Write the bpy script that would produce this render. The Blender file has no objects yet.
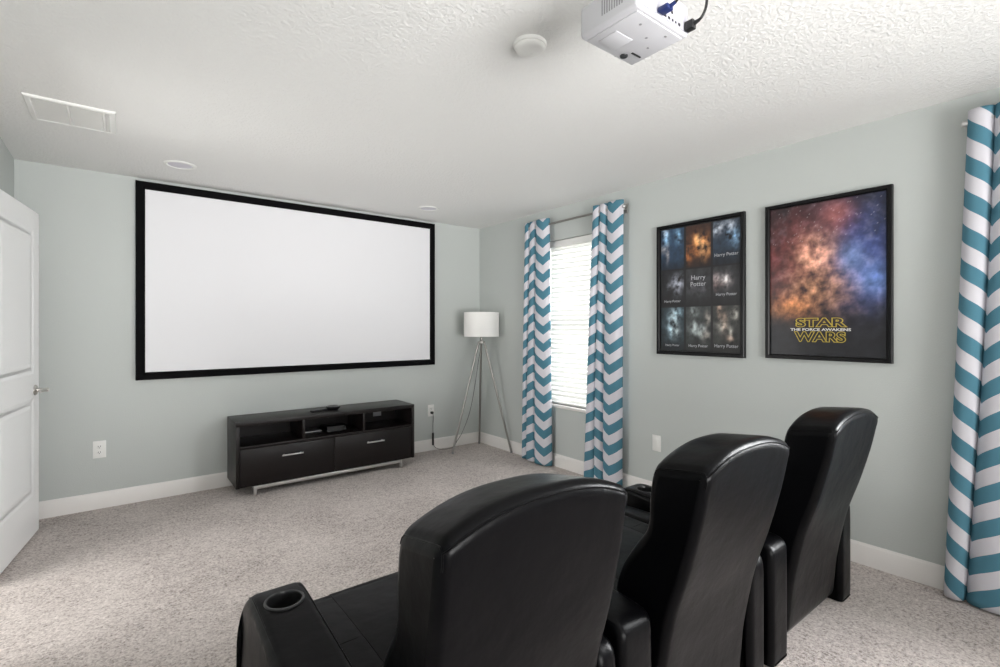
import bpy, bmesh, math, random
from mathutils import Vector, Matrix, noise
import numpy as np

random.seed(7)
SC = bpy.context.scene
COL = SC.collection
PI = math.pi

# ------------------------------------------------------------------ helpers
def s2l(c):
    return tuple(((v / 255) / 12.92 if v / 255 <= .04045 else ((v / 255 + .055) / 1.055) ** 2.4) for v in c)

def mat(name, rgb, rough=.5, metal=0., spec=.5, bump=None, var=None, sub=0., trans=0., sheen=0., coat=0.):
    """rgb linear. bump=(scale, strength, distance, detail); var=(scale, amount, detail)."""
    m = bpy.data.materials.new(name); m.use_nodes = True
    nt = m.node_tree; N = nt.nodes; L = nt.links
    p = N['Principled BSDF']
    p.inputs['Base Color'].default_value = (*rgb, 1)
    p.inputs['Roughness'].default_value = rough
    p.inputs['Metallic'].default_value = metal
    p.inputs['Specular IOR Level'].default_value = spec
    if sheen: p.inputs['Sheen Weight'].default_value = sheen
    if coat: p.inputs['Coat Weight'].default_value = coat
    tc = N.new('ShaderNodeTexCoord')
    if var:
        n = N.new('ShaderNodeTexNoise'); n.inputs['Scale'].default_value = var[0]; n.inputs['Detail'].default_value = var[2]
        L.new(tc.outputs['Object'], n.inputs['Vector'])
        r = N.new('ShaderNodeMapRange'); r.inputs[1].default_value = .25; r.inputs[2].default_value = .75
        r.inputs[3].default_value = 1 - var[1]; r.inputs[4].default_value = 1 + var[1]
        L.new(n.outputs['Fac'], r.inputs[0])
        mx = N.new('ShaderNodeVectorMath'); mx.operation = 'SCALE'; mx.inputs[0].default_value = rgb
        L.new(r.outputs[0], mx.inputs['Scale']); L.new(mx.outputs[0], p.inputs['Base Color'])
    if bump:
        n = N.new('ShaderNodeTexNoise'); n.inputs['Scale'].default_value = bump[0]; n.inputs['Detail'].default_value = bump[3]
        L.new(tc.outputs['Object'], n.inputs['Vector'])
        b = N.new('ShaderNodeBump'); b.inputs['Strength'].default_value = bump[1]; b.inputs['Distance'].default_value = bump[2]
        L.new(n.outputs['Fac'], b.inputs['Height']); L.new(b.outputs[0], p.inputs['Normal'])
    return m

def new_bm(): return bmesh.new()

def obj(name, bm, m, parent=None, smooth=True, angle=38):
    bmesh.ops.recalc_face_normals(bm, faces=bm.faces)
    bm.edges.index_update(); caps = [e.index for e in bm.edges if not e.smooth]
    me = bpy.data.meshes.new(name); bm.to_mesh(me); bm.free()
    o = bpy.data.objects.new(name, me); COL.objects.link(o)
    if isinstance(m, (list, tuple)):
        for q in m: me.materials.append(q)
    elif m: me.materials.append(m)
    if smooth:
        me.polygons.foreach_set('use_smooth', [True] * len(me.polygons))
        me.set_sharp_from_angle(angle=math.radians(angle))
        if caps:
            at = me.attributes.get('sharp_edge') or me.attributes.new('sharp_edge', 'BOOLEAN', 'EDGE')
            for i in caps: at.data[i].value = True
    if parent: o.parent = parent
    return o

def thing(name, label, cat, loc=(0, 0, 0), rz=0, group=None):
    o = bpy.data.objects.new(name, None); COL.objects.link(o)
    o.empty_display_size = .1
    o.location = loc; o.rotation_euler = (0, 0, rz)
    return tag(o, label, cat, group)

def tag(o, label, cat, group=None):
    o['label'] = label; o['category'] = cat
    if group: o['group'] = group
    return o

def struct(o):
    o['kind'] = 'structure'; return o

def add_bm(bm, other, M=None):
    if M is not None: bmesh.ops.transform(other, matrix=M, verts=other.verts)
    me = bpy.data.meshes.new('tmp'); other.to_mesh(me); other.free()
    bm.from_mesh(me); bpy.data.meshes.remove(me)

def box(bm, lo, hi, bev=0., seg=2, M=None):
    t = bmesh.new(); bmesh.ops.create_cube(t, size=1)
    for v in t.verts:
        v.co = Vector([lo[i] + (v.co[i] + .5) * (hi[i] - lo[i]) for i in range(3)])
    if bev: bmesh.ops.bevel(t, geom=list(t.edges), offset=bev, segments=seg, profile=.5, affect='EDGES')
    add_bm(bm, t, M)

def catmull(pts, n=8, closed=False):
    P = [Vector(p) for p in pts]; out = []; k = len(P)
    for i in range(k if closed else k - 1):
        if closed: a, b, c, d = P[(i - 1) % k], P[i], P[(i + 1) % k], P[(i + 2) % k]
        else: a, b, c, d = P[max(i - 1, 0)], P[i], P[i + 1], P[min(i + 2, k - 1)]
        for j in range(n):
            t = j / n
            out.append(.5 * ((2 * b) + (c - a) * t + (2 * a - 5 * b + 4 * c - d) * t * t + (3 * b - a - 3 * c + d) * t ** 3))
    if not closed: out.append(P[-1])
    return out

def tube(bm, pts, r, seg=10, rend=None):
    P = [Vector(p) for p in pts]; rings = []
    up = Vector((0, 0, 1)); d0 = (P[1] - P[0]).normalized()
    if abs(d0.dot(up)) > .95: up = Vector((1, 0, 0))
    u = d0.cross(up).normalized()
    for i, p in enumerate(P):
        d = (P[min(i + 1, len(P) - 1)] - P[max(i - 1, 0)]).normalized()
        u = (u - d * u.dot(d)).normalized(); w = d.cross(u)
        rr = r if rend is None else r + (rend - r) * i / (len(P) - 1)
        rings.append([bm.verts.new(p + (u * math.cos(2 * PI * k / seg) + w * math.sin(2 * PI * k / seg)) * rr) for k in range(seg)])
    for a, b in zip(rings, rings[1:]):
        for k in range(seg): bm.faces.new((a[k], a[(k + 1) % seg], b[(k + 1) % seg], b[k]))
    bm.faces.new(rings[0]); bm.faces.new(rings[-1])

def lathe(bm, prof, seg=32, M=None, closed=False):
    t = bmesh.new(); rings = []
    for r, z in prof:
        if r < 1e-6: rings.append([t.verts.new((0, 0, z))])
        else: rings.append([t.verts.new((r * math.cos(2 * PI * k / seg), r * math.sin(2 * PI * k / seg), z)) for k in range(seg)])
    pairs = list(zip(rings, rings[1:])) + ([(rings[-1], rings[0])] if closed else [])
    for a, b in pairs:
        for k in range(seg):
            k2 = (k + 1) % seg
            if len(a) == 1 and len(b) == 1: continue
            if len(a) == 1: t.faces.new((a[0], b[k2], b[k]))
            elif len(b) == 1: t.faces.new((a[k], a[k2], b[0]))
            else: t.faces.new((a[k], a[k2], b[k2], b[k]))
    bmesh.ops.recalc_face_normals(t, faces=t.faces)
    add_bm(bm, t, M)

def resample(P, n):
    """closed polyline -> n points, even spacing"""
    k = len(P); Ls = [0]
    for i in range(k): Ls.append(Ls[-1] + (P[(i + 1) % k] - P[i]).length)
    out = []; j = 0
    for i in range(n):
        s = Ls[-1] * i / n
        while Ls[j + 1] < s: j += 1
        t = (s - Ls[j]) / max(1e-9, Ls[j + 1] - Ls[j]); out.append(P[j].lerp(P[(j + 1) % k], t))
    return out

def loft_x(bm, prof, x0, x1, r, warp=None, n=72, nx=10, nr=5, sharp_below=None):
    """Closed (y,z) profile swept over x with rounded ends. Returns grid of points [station][k]."""
    P = resample([Vector((p[0], p[1])) for p in prof], n)
    A = sum(P[i].x * P[(i + 1) % n].y - P[(i + 1) % n].x * P[i].y for i in range(n))
    sg = 1 if A > 0 else -1
    Nn = []
    for i in range(n):
        d = (P[(i + 1) % n] - P[i - 1]).normalized(); Nn.append(Vector((-d.y, d.x)) * sg)   # inward
    # near a flat foot the ends round in plan only, so that the sole stays level
    if sharp_below is not None:
        ylo = min(p.x for p in P); yhi = max(p.x for p in P)
        for i in range(n):
            low = [p.x for p in P if p.y < sharp_below + .06]; yc = (min(low) + max(low)) / 2; hf = (max(low) - min(low)) / 2
            t = max(0, min(1, (P[i].y - sharp_below) / .05)); t = t * t * (3 - 2 * t)
            Nn[i] = Vector((max(-1, min(1, (yc - P[i].x) / hf)), 0)) * (1 - t) + Nn[i] * t
    st = []
    for i in range(nr + 1):
        th = PI / 2 * i / nr; st.append((x0 + r * (1 - math.cos(th)), r * (1 - math.sin(th))))
    for i in range(1, nx): st.append((x0 + r + (x1 - x0 - 2 * r) * i / nx, 0))
    for i in range(nr, -1, -1):
        th = PI / 2 * i / nr; st.append((x1 - r * (1 - math.cos(th)), r * (1 - math.sin(th))))
    G = []
    for x, ins in st:
        row = []
        for p, q in zip(P, Nn):
            c = p + q * ins; v = Vector((x, c.x, c.y)); row.append(warp(v) if warp else v)
        G.append(row)
    V = [[bm.verts.new(v) for v in row] for row in G]
    for a, b in zip(V, V[1:]):
        for k in range(n): bm.faces.new((a[k], a[(k + 1) % n], b[(k + 1) % n], b[k]))
    for ring in (V[0], V[-1]):
        f = bm.faces.new(ring); es = list(f.edges)
        bmesh.ops.triangulate(bm, faces=[f], ngon_method='EAR_CLIP')
        for e in es: e.smooth = False
    return G

def text_obj(name, s, size, m, parent, loc, outline=0., extr=.0004, bold=0., width=None, lean=0.):
    c = bpy.data.curves.new('t', 'FONT'); c.body = s; c.size = size; c.align_x = 'CENTER'; c.align_y = 'CENTER'
    c.extrude = extr; c.resolution_u = 4; c.shear = lean
    if outline:
        c.fill_mode = 'NONE'; c.bevel_depth = outline; c.extrude = 0; c.bevel_resolution = 1
    if bold: c.offset = bold
    t = bpy.data.objects.new('t', c); COL.objects.link(t)
    bpy.context.view_layer.update()
    me = bpy.data.meshes.new_from_object(t.evaluated_get(bpy.context.evaluated_depsgraph_get()))
    bpy.data.objects.remove(t); bpy.data.curves.remove(c)
    if width:
        xs = [v.co.x for v in me.vertices]; k = width / (max(xs) - min(xs))
        for v in me.vertices: v.co.x *= k
    me.name = name; me.materials.clear(); me.materials.append(m)
    o = bpy.data.objects.new(name, me); COL.objects.link(o); o.parent = parent; o.location = loc
    return o

# ------------------------------------------------------------------ materials
WALL = mat('sage_wall_paint', s2l((193, 197.5, 195)), .62, spec=.3, bump=(140, .25, .004, 2))
CEIL = mat('knockdown_ceiling', s2l((234, 234, 232)), .8, spec=.2)
TRIM = mat('white_trim_paint', s2l((236, 233, 230)), .35)
DOORM = mat('white_door_paint', s2l((246, 246, 246)), .32)
PLAST = mat('white_plastic', s2l((236, 236, 233)), .35)
BLACKFRAME = mat('black_velvet_frame', (.003, .003, .0035), .75, spec=.08)
SCREENM = mat('matte_white_screen', s2l((231, 231, 234)), .8, spec=.1)
ESPRESSO = mat('espresso_wood', (.0085, .0062, .006), .36, spec=.30, bump=(60, .05, .001, 3))
DARKIN = mat('black_interior', (.005, .0045, .0045), .5, spec=.2)
STEEL = mat('brushed_nickel', (.62, .60, .57), .33, metal=1.)
CHROME = mat('satin_chrome', (.66, .65, .64), .36, metal=1.)
LEGM = mat('lamp_nickel', (.33, .32, .30), .38, metal=1.)
BLKPL = mat('black_plastic', (.012, .012, .013), .35)
GLOSSBLK = mat('gloss_black_plastic', (.01, .01, .011), .12)
SHADE = mat('white_linen_shade', s2l((240, 239, 236)), .9, spec=.1, bump=(500, .2, .001, 1))
BLUEPL = mat('blue_connector_plastic', (.012, .025, .12), .45)
PROJ = mat('projector_white', s2l((190, 190, 194)), .38, bump=(700, .04, .0005, 1))
GREYPL = mat('grey_plastic', (.25, .25, .26), .45)
SLATM = None
POSTERFRAME = mat('black_poster_frame', (.004, .004, .0045), .35, spec=.2)
PALEINK = mat('pale_ink', (.45, .46, .48), .6)
GOLDINK = mat('gold_ink', (.55, .42, .06), .55)
WHITEINK = mat('white_ink', (.75, .75, .75), .6)
DIFFUSER = mat('frosted_diffuser', s2l((214, 212, 220)), .5)

# leather: fine grain plus soft creases
def leather():
    m = mat('black_leather', (.0018, .0018, .0023), .30, spec=.10)
    nt = m.node_tree; N = nt.nodes; L = nt.links; p = N['Principled BSDF']
    tc = N.new('ShaderNodeTexCoord')
    v = N.new('ShaderNodeTexVoronoi'); v.inputs['Scale'].default_value = 380; L.new(tc.outputs['Object'], v.inputs['Vector'])
    n = N.new('ShaderNodeTexNoise'); n.inputs['Scale'].default_value = 9; n.inputs['Detail'].default_value = 3; L.new(tc.outputs['Object'], n.inputs['Vector'])
    b1 = N.new('ShaderNodeBump'); b1.inputs['Strength'].default_value = .10; b1.inputs['Distance'].default_value = .0012
    b2 = N.new('ShaderNodeBump'); b2.inputs['Strength'].default_value = .18; b2.inputs['Distance'].default_value = .02
    L.new(v.outputs['Distance'], b1.inputs['Height']); L.new(n.outputs['Fac'], b2.inputs['Height'])
    L.new(b2.outputs[0], b1.inputs['Normal']); L.new(b1.outputs[0], p.inputs['Normal'])
    return m
LEATHER = leather()

def ceiling_nodes():
    nt = CEIL.node_tree; N = nt.nodes; L = nt.links; p = N['Principled BSDF']
    tc = N.new('ShaderNodeTexCoord')
    n = N.new('ShaderNodeTexNoise'); n.inputs['Scale'].default_value = 62; n.inputs['Detail'].default_value = 4; n.inputs['Distortion'].default_value = .6
    L.new(tc.outputs['Object'], n.inputs['Vector'])
    r = N.new('ShaderNodeValToRGB'); r.color_ramp.elements[0].position = .42; r.color_ramp.elements[1].position = .6
    L.new(n.outputs['Fac'], r.inputs[0])
    b = N.new('ShaderNodeBump'); b.inputs['Strength'].default_value = .30; b.inputs['Distance'].default_value = .006
    L.new(r.outputs[0], b.inputs['Height']); L.new(b.outputs[0], p.inputs['Normal'])
ceiling_nodes()

def carpet_mat():
    m = bpy.data.materials.new('grey_beige_carpet'); m.use_nodes = True
    nt = m.node_tree; N = nt.nodes; L = nt.links; p = N['Principled BSDF']
    p.inputs['Roughness'].default_value = .95; p.inputs['Specular IOR Level'].default_value = .1
    p.inputs['Sheen Weight'].default_value = .15
    tc = N.new('ShaderNodeTexCoord')
    def nz(sc, det, rough=.6, dist=0):
        n = N.new('ShaderNodeTexNoise'); n.inputs['Scale'].default_value = sc; n.inputs['Detail'].default_value = det
        n.inputs['Roughness'].default_value = rough; n.inputs['Distortion'].default_value = dist
        L.new(tc.outputs['Object'], n.inputs['Vector']); return n
    fine = nz(75, 4, .8, .3); mid = nz(24, 3, .6, .3); big = nz(2.2, 3)
    a = N.new('ShaderNodeMath'); a.operation = 'MULTIPLY_ADD'; a.inputs[1].default_value = .28
    L.new(mid.outputs['Fac'], a.inputs[0]); L.new(fine.outputs['Fac'], a.inputs[2])
    a2 = N.new('ShaderNodeMath'); a2.operation = 'MULTIPLY_ADD'; a2.inputs[1].default_value = .22
    L.new(big.outputs['Fac'], a2.inputs[0]); L.new(a.outputs[0], a2.inputs[2])
    r = N.new('ShaderNodeValToRGB')
    e = r.color_ramp.elements
    e[0].position = .56; e[0].color = (*s2l((112, 102, 98)), 1)
    e[1].position = .93; e[1].color = (*s2l((222, 213, 208)), 1)
    q = r.color_ramp.elements.new(.735); q.color = (*s2l((188, 178, 173)), 1)
    L.new(a2.outputs[0], r.inputs[0]); L.new(r.outputs[0], p.inputs['Base Color'])
    b = N.new('ShaderNodeBump'); b.inputs['Strength'].default_value = .6; b.inputs['Distance'].default_value = .012
    L.new(a.outputs[0], b.inputs['Height']); L.new(b.outputs[0], p.inputs['Normal'])
    return m
CARPET = carpet_mat()

def chevron_mat(ph=.27, pv=.164, av=.128):
    m = bpy.data.materials.new('teal_chevron_cloth'); m.use_nodes = True
    nt = m.node_tree; N = nt.nodes; L = nt.links; p = N['Principled BSDF']
    p.inputs['Roughness'].default_value = .85; p.inputs['Specular IOR Level'].default_value = .15
    uv = N.new('ShaderNodeUVMap'); uv.uv_map = 'UVMap'
    sp = N.new('ShaderNodeSeparateXYZ'); L.new(uv.outputs[0], sp.inputs[0])
    def M(op, a, b=None, c=None):
        n = N.new('ShaderNodeMath'); n.operation = op
        for i, v in enumerate((a, b, c)):
            if v is None: continue
            if isinstance(v, (int, float)): n.inputs[i].default_value = v
            else: L.new(v, n.inputs[i])
        return n.outputs[0]
    # triangle wave: V (lowest point) at u = k*ph
    tri = M('PINGPONG', sp.outputs[0], ph / 2)               # 0 at k*ph, ph/2 between
    h = M('SUBTRACT', sp.outputs[1], M('MULTIPLY', tri, av / (ph / 2)))
    fr = M('FRACT', M('DIVIDE', h, pv))
    st = M('GREATER_THAN', fr, .5)
    wv = N.new('ShaderNodeTexNoise'); wv.inputs['Scale'].default_value = 60
    L.new(uv.outputs[0], wv.inputs['Vector'])
    mx = N.new('ShaderNodeMix'); mx.data_type = 'RGBA'
    L.new(st, mx.inputs[0])
    mx.inputs[6].default_value = (*s2l((226, 224, 230)), 1)
    mx.inputs[7].default_value = (*s2l((90, 140, 159)), 1)
    L.new(mx.outputs[2], p.inputs['Base Color'])
    tr = N.new('ShaderNodeBsdfTranslucent'); L.new(mx.outputs[2], tr.inputs['Color'])
    mix = N.new('ShaderNodeMixShader'); mix.inputs[0].default_value = .18
    L.new(p.outputs[0], mix.inputs[1]); L.new(tr.outputs[0], mix.inputs[2])
    L.new(mix.outputs[0], N['Material Output'].inputs['Surface'])
    return m
CHEV = chevron_mat()

def slat_mat():
    m = bpy.data.materials.new('white_vinyl_slat'); m.use_nodes = True
    nt = m.node_tree; N = nt.nodes; L = nt.links; p = N['Principled BSDF']
    p.inputs['Base Color'].default_value = (*s2l((243, 243, 240)), 1); p.inputs['Roughness'].default_value = .4
    tr = N.new('ShaderNodeBsdfTranslucent'); tr.inputs['Color'].default_value = (.92, .92, .9, 1)
    mix = N.new('ShaderNodeMixShader'); mix.inputs[0].default_value = .18
    L.new(p.outputs[0], mix.inputs[1]); L.new(tr.outputs[0], mix.inputs[2])
    L.new(mix.outputs[0], N['Material Output'].inputs['Surface'])
    return m
SLATM = slat_mat()

def pane_mat():
    m = bpy.data.materials.new('window_glass'); m.use_nodes = True
    nt = m.node_tree; N = nt.nodes; L = nt.links
    t = N.new('ShaderNodeBsdfTransparent'); g = N.new('ShaderNodeBsdfGlossy'); g.inputs['Roughness'].default_value = .02
    mix = N.new('ShaderNodeMixShader'); mix.inputs[0].default_value = .07
    L.new(t.outputs[0], mix.inputs[1]); L.new(g.outputs[0], mix.inputs[2]); L.new(mix.outputs[0], N['Material Output'].inputs['Surface'])
    return m
PANE = pane_mat()

def print_mat(rough=.5):
    m = bpy.data.materials.new('printed_paper'); m.use_nodes = True
    nt = m.node_tree; N = nt.nodes; L = nt.links; p = N['Principled BSDF']
    a = N.new('ShaderNodeVertexColor'); a.layer_name = 'Ink'
    L.new(a.outputs[0], p.inputs['Base Color']); p.inputs['Roughness'].default_value = rough
    p.inputs['Coat Weight'].default_value = .10; p.inputs['Coat Roughness'].default_value = .15
    return m
PRINT = print_mat()

# ------------------------------------------------------------------ room shell
XL, YB, H = -3.82, -7.6, 2.44
bm = new_bm(); box(bm, (XL - .12, YB - .12, -.1), (.12, .12, 0)); struct(obj('floor', bm, CARPET, smooth=False))
bm = new_bm(); box(bm, (XL - .12, YB - .12, H), (.12, .12, H + .1)); struct(obj('ceiling', bm, CEIL, smooth=False))
bm = new_bm(); box(bm, (XL - .12, 0, 0), (.12, .12, H)); struct(obj('wall_front', bm, WALL, smooth=False))
GX = (-3.2, -.9); GH = 2.08      # invented patio door in the back wall, unseen, an opening for fill light
bm = new_bm()
box(bm, (XL - .12, YB - .12, 0), (GX[0], YB, H)); box(bm, (GX[1], YB - .12, 0), (.12, YB, H)); box(bm, (GX[0], YB - .12, GH), (GX[1], YB, H))
struct(obj('wall_back', bm, WALL, smooth=False))
# doorway the open door belongs to
DW0, DW1, DH = -1.085, -1.905, 2.045
bm = new_bm()
box(bm, (XL - .12, DW0, 0), (XL, 0, H)); box(bm, (XL - .12, YB, 0), (XL, DW1, H)); box(bm, (XL - .12, DW1, DH), (XL, DW0, H))
struct(obj('wall_left', bm, WALL, smooth=False))
# right wall with two window openings
W1 = (-1.99, -1.13); W2 = (-5.36, -4.48); WZ = (.585, 2.135)
bm = new_bm()
ys = [YB, W2[0], W2[1], W1[0], W1[1], 0]
for i in range(5):
    if i in (1, 3):
        box(bm, (0, ys[i], 0), (.12, ys[i + 1], WZ[0])); box(bm, (0, ys[i], WZ[1]), (.12, ys[i + 1], H))
    else: box(bm, (0, ys[i], 0), (.12, ys[i + 1], H))
struct(obj('wall_right', bm, WALL, smooth=False))

def baseboard(name, a, b, nrm, h=.118):
    """a,b floor points along the wall face, nrm into room"""
    a = Vector((*a, 0)); b = Vector((*b, 0)); n = Vector((*nrm, 0))
    prof = [(0, 0), (.014, 0), (.014, h * .80), (.011, h * .90), (.006, h * .96), (.004, h), (0, h)]
    bm = new_bm(); A = [bm.verts.new(a + n * p + Vector((0, 0, z))) for p, z in prof]; B = [bm.verts.new(b + n * p + Vector((0, 0, z))) for p, z in prof]
    k = len(prof)
    for i in range(k): bm.faces.new((A[i], A[(i + 1) % k], B[(i + 1) % k], B[i]))
    bm.faces.new(A); bm.faces.new(B)
    struct(obj(name, bm, TRIM, angle=20))
baseboard('baseboard_front', (XL, 0), (0, 0), (0, -1))
baseboard('baseboard_right', (0, 0), (0, YB), (-1, 0))
baseboard('baseboard_left', (XL, -1.02), (XL, 0), (1, 0))
baseboard('baseboard_back', (XL, YB), (GX[0], YB), (0, 1))
# doorway casing, plus a plain hall wall behind so that nothing is open to the void
bm = new_bm()
box(bm, (XL - .135, DW0 - .014, 0), (XL + .016, DW0 + .06, DH + .06), .004); box(bm, (XL - .135, DW1 - .06, 0), (XL + .016, DW1 + .014, DH + .06), .004)
box(bm, (XL - .135, DW1 + .014, DH - .012), (XL + .016, DW0 - .014, DH + .06), .004)
struct(obj('trim_1', bm, TRIM))
bm = new_bm(); box(bm, (XL - 1.3, -2.6, -.1), (XL - .12, -.4, 0)); struct(obj('floor_hall', bm, CARPET, smooth=False))
bm = new_bm(); box(bm, (XL - 1.4, -2.6, 0), (XL - 1.3, -.4, H)); box(bm, (XL - 1.4, -2.7, 0), (XL - .12, -2.6, H)); box(bm, (XL - 1.4, -.4, 0), (XL - .12, -.3, H)); box(bm, (XL - 1.4, -2.7, H), (XL - .12, -.3, H + .1))
struct(obj('wall_hall', bm, WALL, smooth=False))

# ------------------------------------------------------------------ windows
def window(name, yr):
    y0, y1 = yr; z0, z1 = WZ
    root = bpy.data.objects.new(name, None); COL.objects.link(root); root.location = (0, (y0 + y1) / 2, z0); struct(root)
    hw = (y1 - y0) / 2; h = z1 - z0
    bm = new_bm()
    for lo, hi in (((.085, -hw, 0), (.118, -hw + .04, h)), ((.085, hw - .04, 0), (.118, hw, h)), ((.085, -hw + .04, 0), (.118, hw - .04, .04)),
                   ((.085, -hw + .04, h - .04), (.118, hw - .04, h)), ((.08, -hw + .04, h * .5 - .02), (.115, hw - .04, h * .5 + .02))):
        box(bm, lo, hi, .004)
    obj('window_frame', bm, PLAST, root)
    for a, b in ((.04, h * .5 - .02), (h * .5 + .02, h - .04)):
        bm = new_bm(); box(bm, (.098, -hw + .04, a), (.102, hw - .04, b)); obj('pane', bm, PANE, root, smooth=False)
    bm = new_bm(); box(bm, (-.022, -hw - .0, -.028), (.085, hw + .0, .0), .005); obj('window_sill', bm, TRIM, root)
    return root
window('window_1', W1); window('window_2', W2)

def added_patio_door():  # invented glazing behind the camera, added to admit soft frontal light
    xc = (GX[0] + GX[1]) / 2; w = (GX[1] - GX[0]) / 2
    root = bpy.data.objects.new('added_window_3', None); COL.objects.link(root); root.location = (xc, YB, 0); struct(root)
    bm = new_bm()
    for x0, x1 in ((-w, -w + .06), (-.04, .04), (w - .06, w)): box(bm, (x0, -.10, 0), (x1, -.04, GH), .004)
    for a, b in ((-w + .06, -.04), (.04, w - .06)):
        for z0, z1 in ((0, .08), (GH - .06, GH)): box(bm, (a, -.10, z0), (b, -.04, z1), .004)
    obj('window_frame', bm, PLAST, root)
    for a, b in ((-w + .06, -.04), (.04, w - .06)):
        bm = new_bm(); box(bm, (a, -.073, .08), (b, -.067, GH - .06)); obj('pane', bm, PANE, root, smooth=False)
added_patio_door()

def blind(yr, label, tilt):
    y0, y1 = yr; hw = (y1 - y0) / 2 - .008
    r = thing('window_blind', label, 'blind', (.045, (y0 + y1) / 2, WZ[0]))
    h = WZ[1] - WZ[0]
    bm = new_bm(); box(bm, (-.035, -hw, h - .065), (.03, hw, h - .004), .005); obj('headrail', bm, PLAST, r)
    bm = new_bm(); box(bm, (-.026, -hw, .002), (.026, hw, .024), .005); obj('bottom_rail', bm, PLAST, r)
    bm = new_bm(); z = .048
    while z < h - .075:
        n = 5
        pts = []
        for i in range(n + 1):
            s = (i / n - .5) * .05; c = .0035 * (1 - (2 * i / n - 1) ** 2)
            pts.append((s * math.cos(tilt) - c * math.sin(tilt), z + s * math.sin(tilt) + c * math.cos(tilt)))
        for e in (-1, 1):
            pass
        A = [[bm.verts.new((p[0] + o * -math.sin(tilt), yy, p[1] + o * math.cos(tilt))) for p in pts] for yy in (-hw + .004, hw - .004) for o in (0, .0025)]
        for a, b in ((A[0], A[2]), (A[1], A[3]), (A[0], A[1]), (A[2], A[3])):
            for i in range(n): bm.faces.new((a[i], a[i + 1], b[i + 1], b[i]))
        for i in (0, n): bm.faces.new((A[0][i], A[1][i], A[3][i], A[2][i]))
        z += .0445
    obj('slats', bm, SLATM, r)
    for yy in (-hw * .62, hw * .62):
        bm = new_bm(); tube(bm, [(-.027, yy, .03), (-.027, yy, h - .03)], .0012, 6); obj('ladder_cord', bm, PLAST, r)
    return r
blind(W1, 'white slatted blind closed over the bright window between the two chevron curtains', math.radians(68))
blind(W2, 'white slatted blind on the window beside the single near curtain', math.radians(30))

# ------------------------------------------------------------------ curtains
def curtain(label, y0, folds, vpos, voff, seed, ztop=2.34, zbot=.012, flare=1.12, depth=.055, lean=0., us=1.):
    """Hangs from y0 towards -y. folds = widths of the lobes; vpos = where the chevron's low point falls, from y0."""
    rng = random.Random(seed)
    W = sum(folds); yc = y0 - W / 2
    edges = [0]
    for f in folds: edges.append(edges[-1] + f)
    nu, nv = 36 * len(folds), 80
    root = thing('curtain', label, 'curtain', (-.09, yc, 0), group='teal and white chevron curtains')
    jit = [rng.uniform(-1, 1) for _ in range(10)]
    def pt(k, v):   # k 0..nu ; v 0 hem .. 1 top
        li = min(len(folds) - 1, k // 36); s = (k - li * 36) / 36
        d = 1 - v
        a0 = edges[li] + (.018 * d * math.sin(2.4 * v + jit[li] * 5) if 0 < li else 0)
        a1 = edges[li + 1] + (.018 * d * math.sin(2.4 * v + jit[li + 1] * 5) if li < len(folds) - 1 else 0)
        b = math.sin(PI * s); b = b ** .62
        dp = depth * (.75 + .35 * min(1.4, folds[li] / .12)) * (1 + .45 * d + .12 * math.sin(4 * v + jit[(li + 5) % 10] * 6))
        # cloth rolls outward a little past the crease on both sides of a lobe
        y = a0 + (a1 - a0) * (s - .045 * math.sin(2 * PI * s) * (1 + d))
        x = .030 - dp * b + .010 * d * math.sin(6 * (edges[li] + folds[li] * s) / W + jit[8] * 6)
        y = (y - W / 2) * (1 + (flare - 1) * d ** 1.2)
        return Vector((min(x, .07), -y + lean * d, zbot + (ztop - zbot) * v)), edges[li] + folds[li] * s
    bm = new_bm(); uvl = bm.loops.layers.uv.new('UVMap')
    V = []; U = []
    for j in range(nv + 1):
        row = []
        for i in range(nu + 1):
            p, u = pt(i, j / nv); row.append(bm.verts.new(p))
            if j == 0: U.append(u - vpos)
        V.append(row)
    for j in range(nv):
        for i in range(nu):
            f = bm.faces.new((V[j][i], V[j][i + 1], V[j + 1][i + 1], V[j + 1][i]))
            for l, (a, b) in zip(f.loops, ((i, j), (i + 1, j), (i + 1, j + 1), (i, j + 1))):
                l[uvl].uv = (U[a] * us + 2.7, 2.33 * b / nv + voff)
    o = obj('cloth_panel', bm, CHEV, root, angle=180)
    s = o.modifiers.new('thickness', 'SOLIDIFY'); s.thickness = .003; s.offset = 0
    zr = 2.285
    for k in range(1, len(folds)):
        for q in (-.12, .12):
            kk = int(36 * (k + q)); p, _ = pt(kk, (zr - zbot) / (ztop - zbot))
            g = new_bm(); ring = [(.017 + .0035 * math.cos(a), .0035 * math.sin(a)) for a in [2 * PI * t / 8 for t in range(8)]]
            lathe(g, ring, 20, Matrix.Translation((.026, p.y, zr)) @ Matrix.Rotation(PI / 2, 4, 'X'), closed=True)
            obj('grommet', g, STEEL, root)
    return root
curtain('chevron curtain beside the floor lamp, on the corner side of the bright window', -.885, [.07, .095, .178], .285, .0, 1, lean=.01, flare=1.2, depth=.034)
curtain('chevron curtain on the poster side of the bright window', -1.772, [.075, .08, .158], .236, -.012, 5, lean=.05, flare=1.28, depth=.034)
curtain('chevron curtain cut off by the picture edge, past the larger poster', -4.110, [.092, .125, .115, .09], .108, -.044, 9, us=1.2, lean=.075, flare=1.06, depth=.04)

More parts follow.
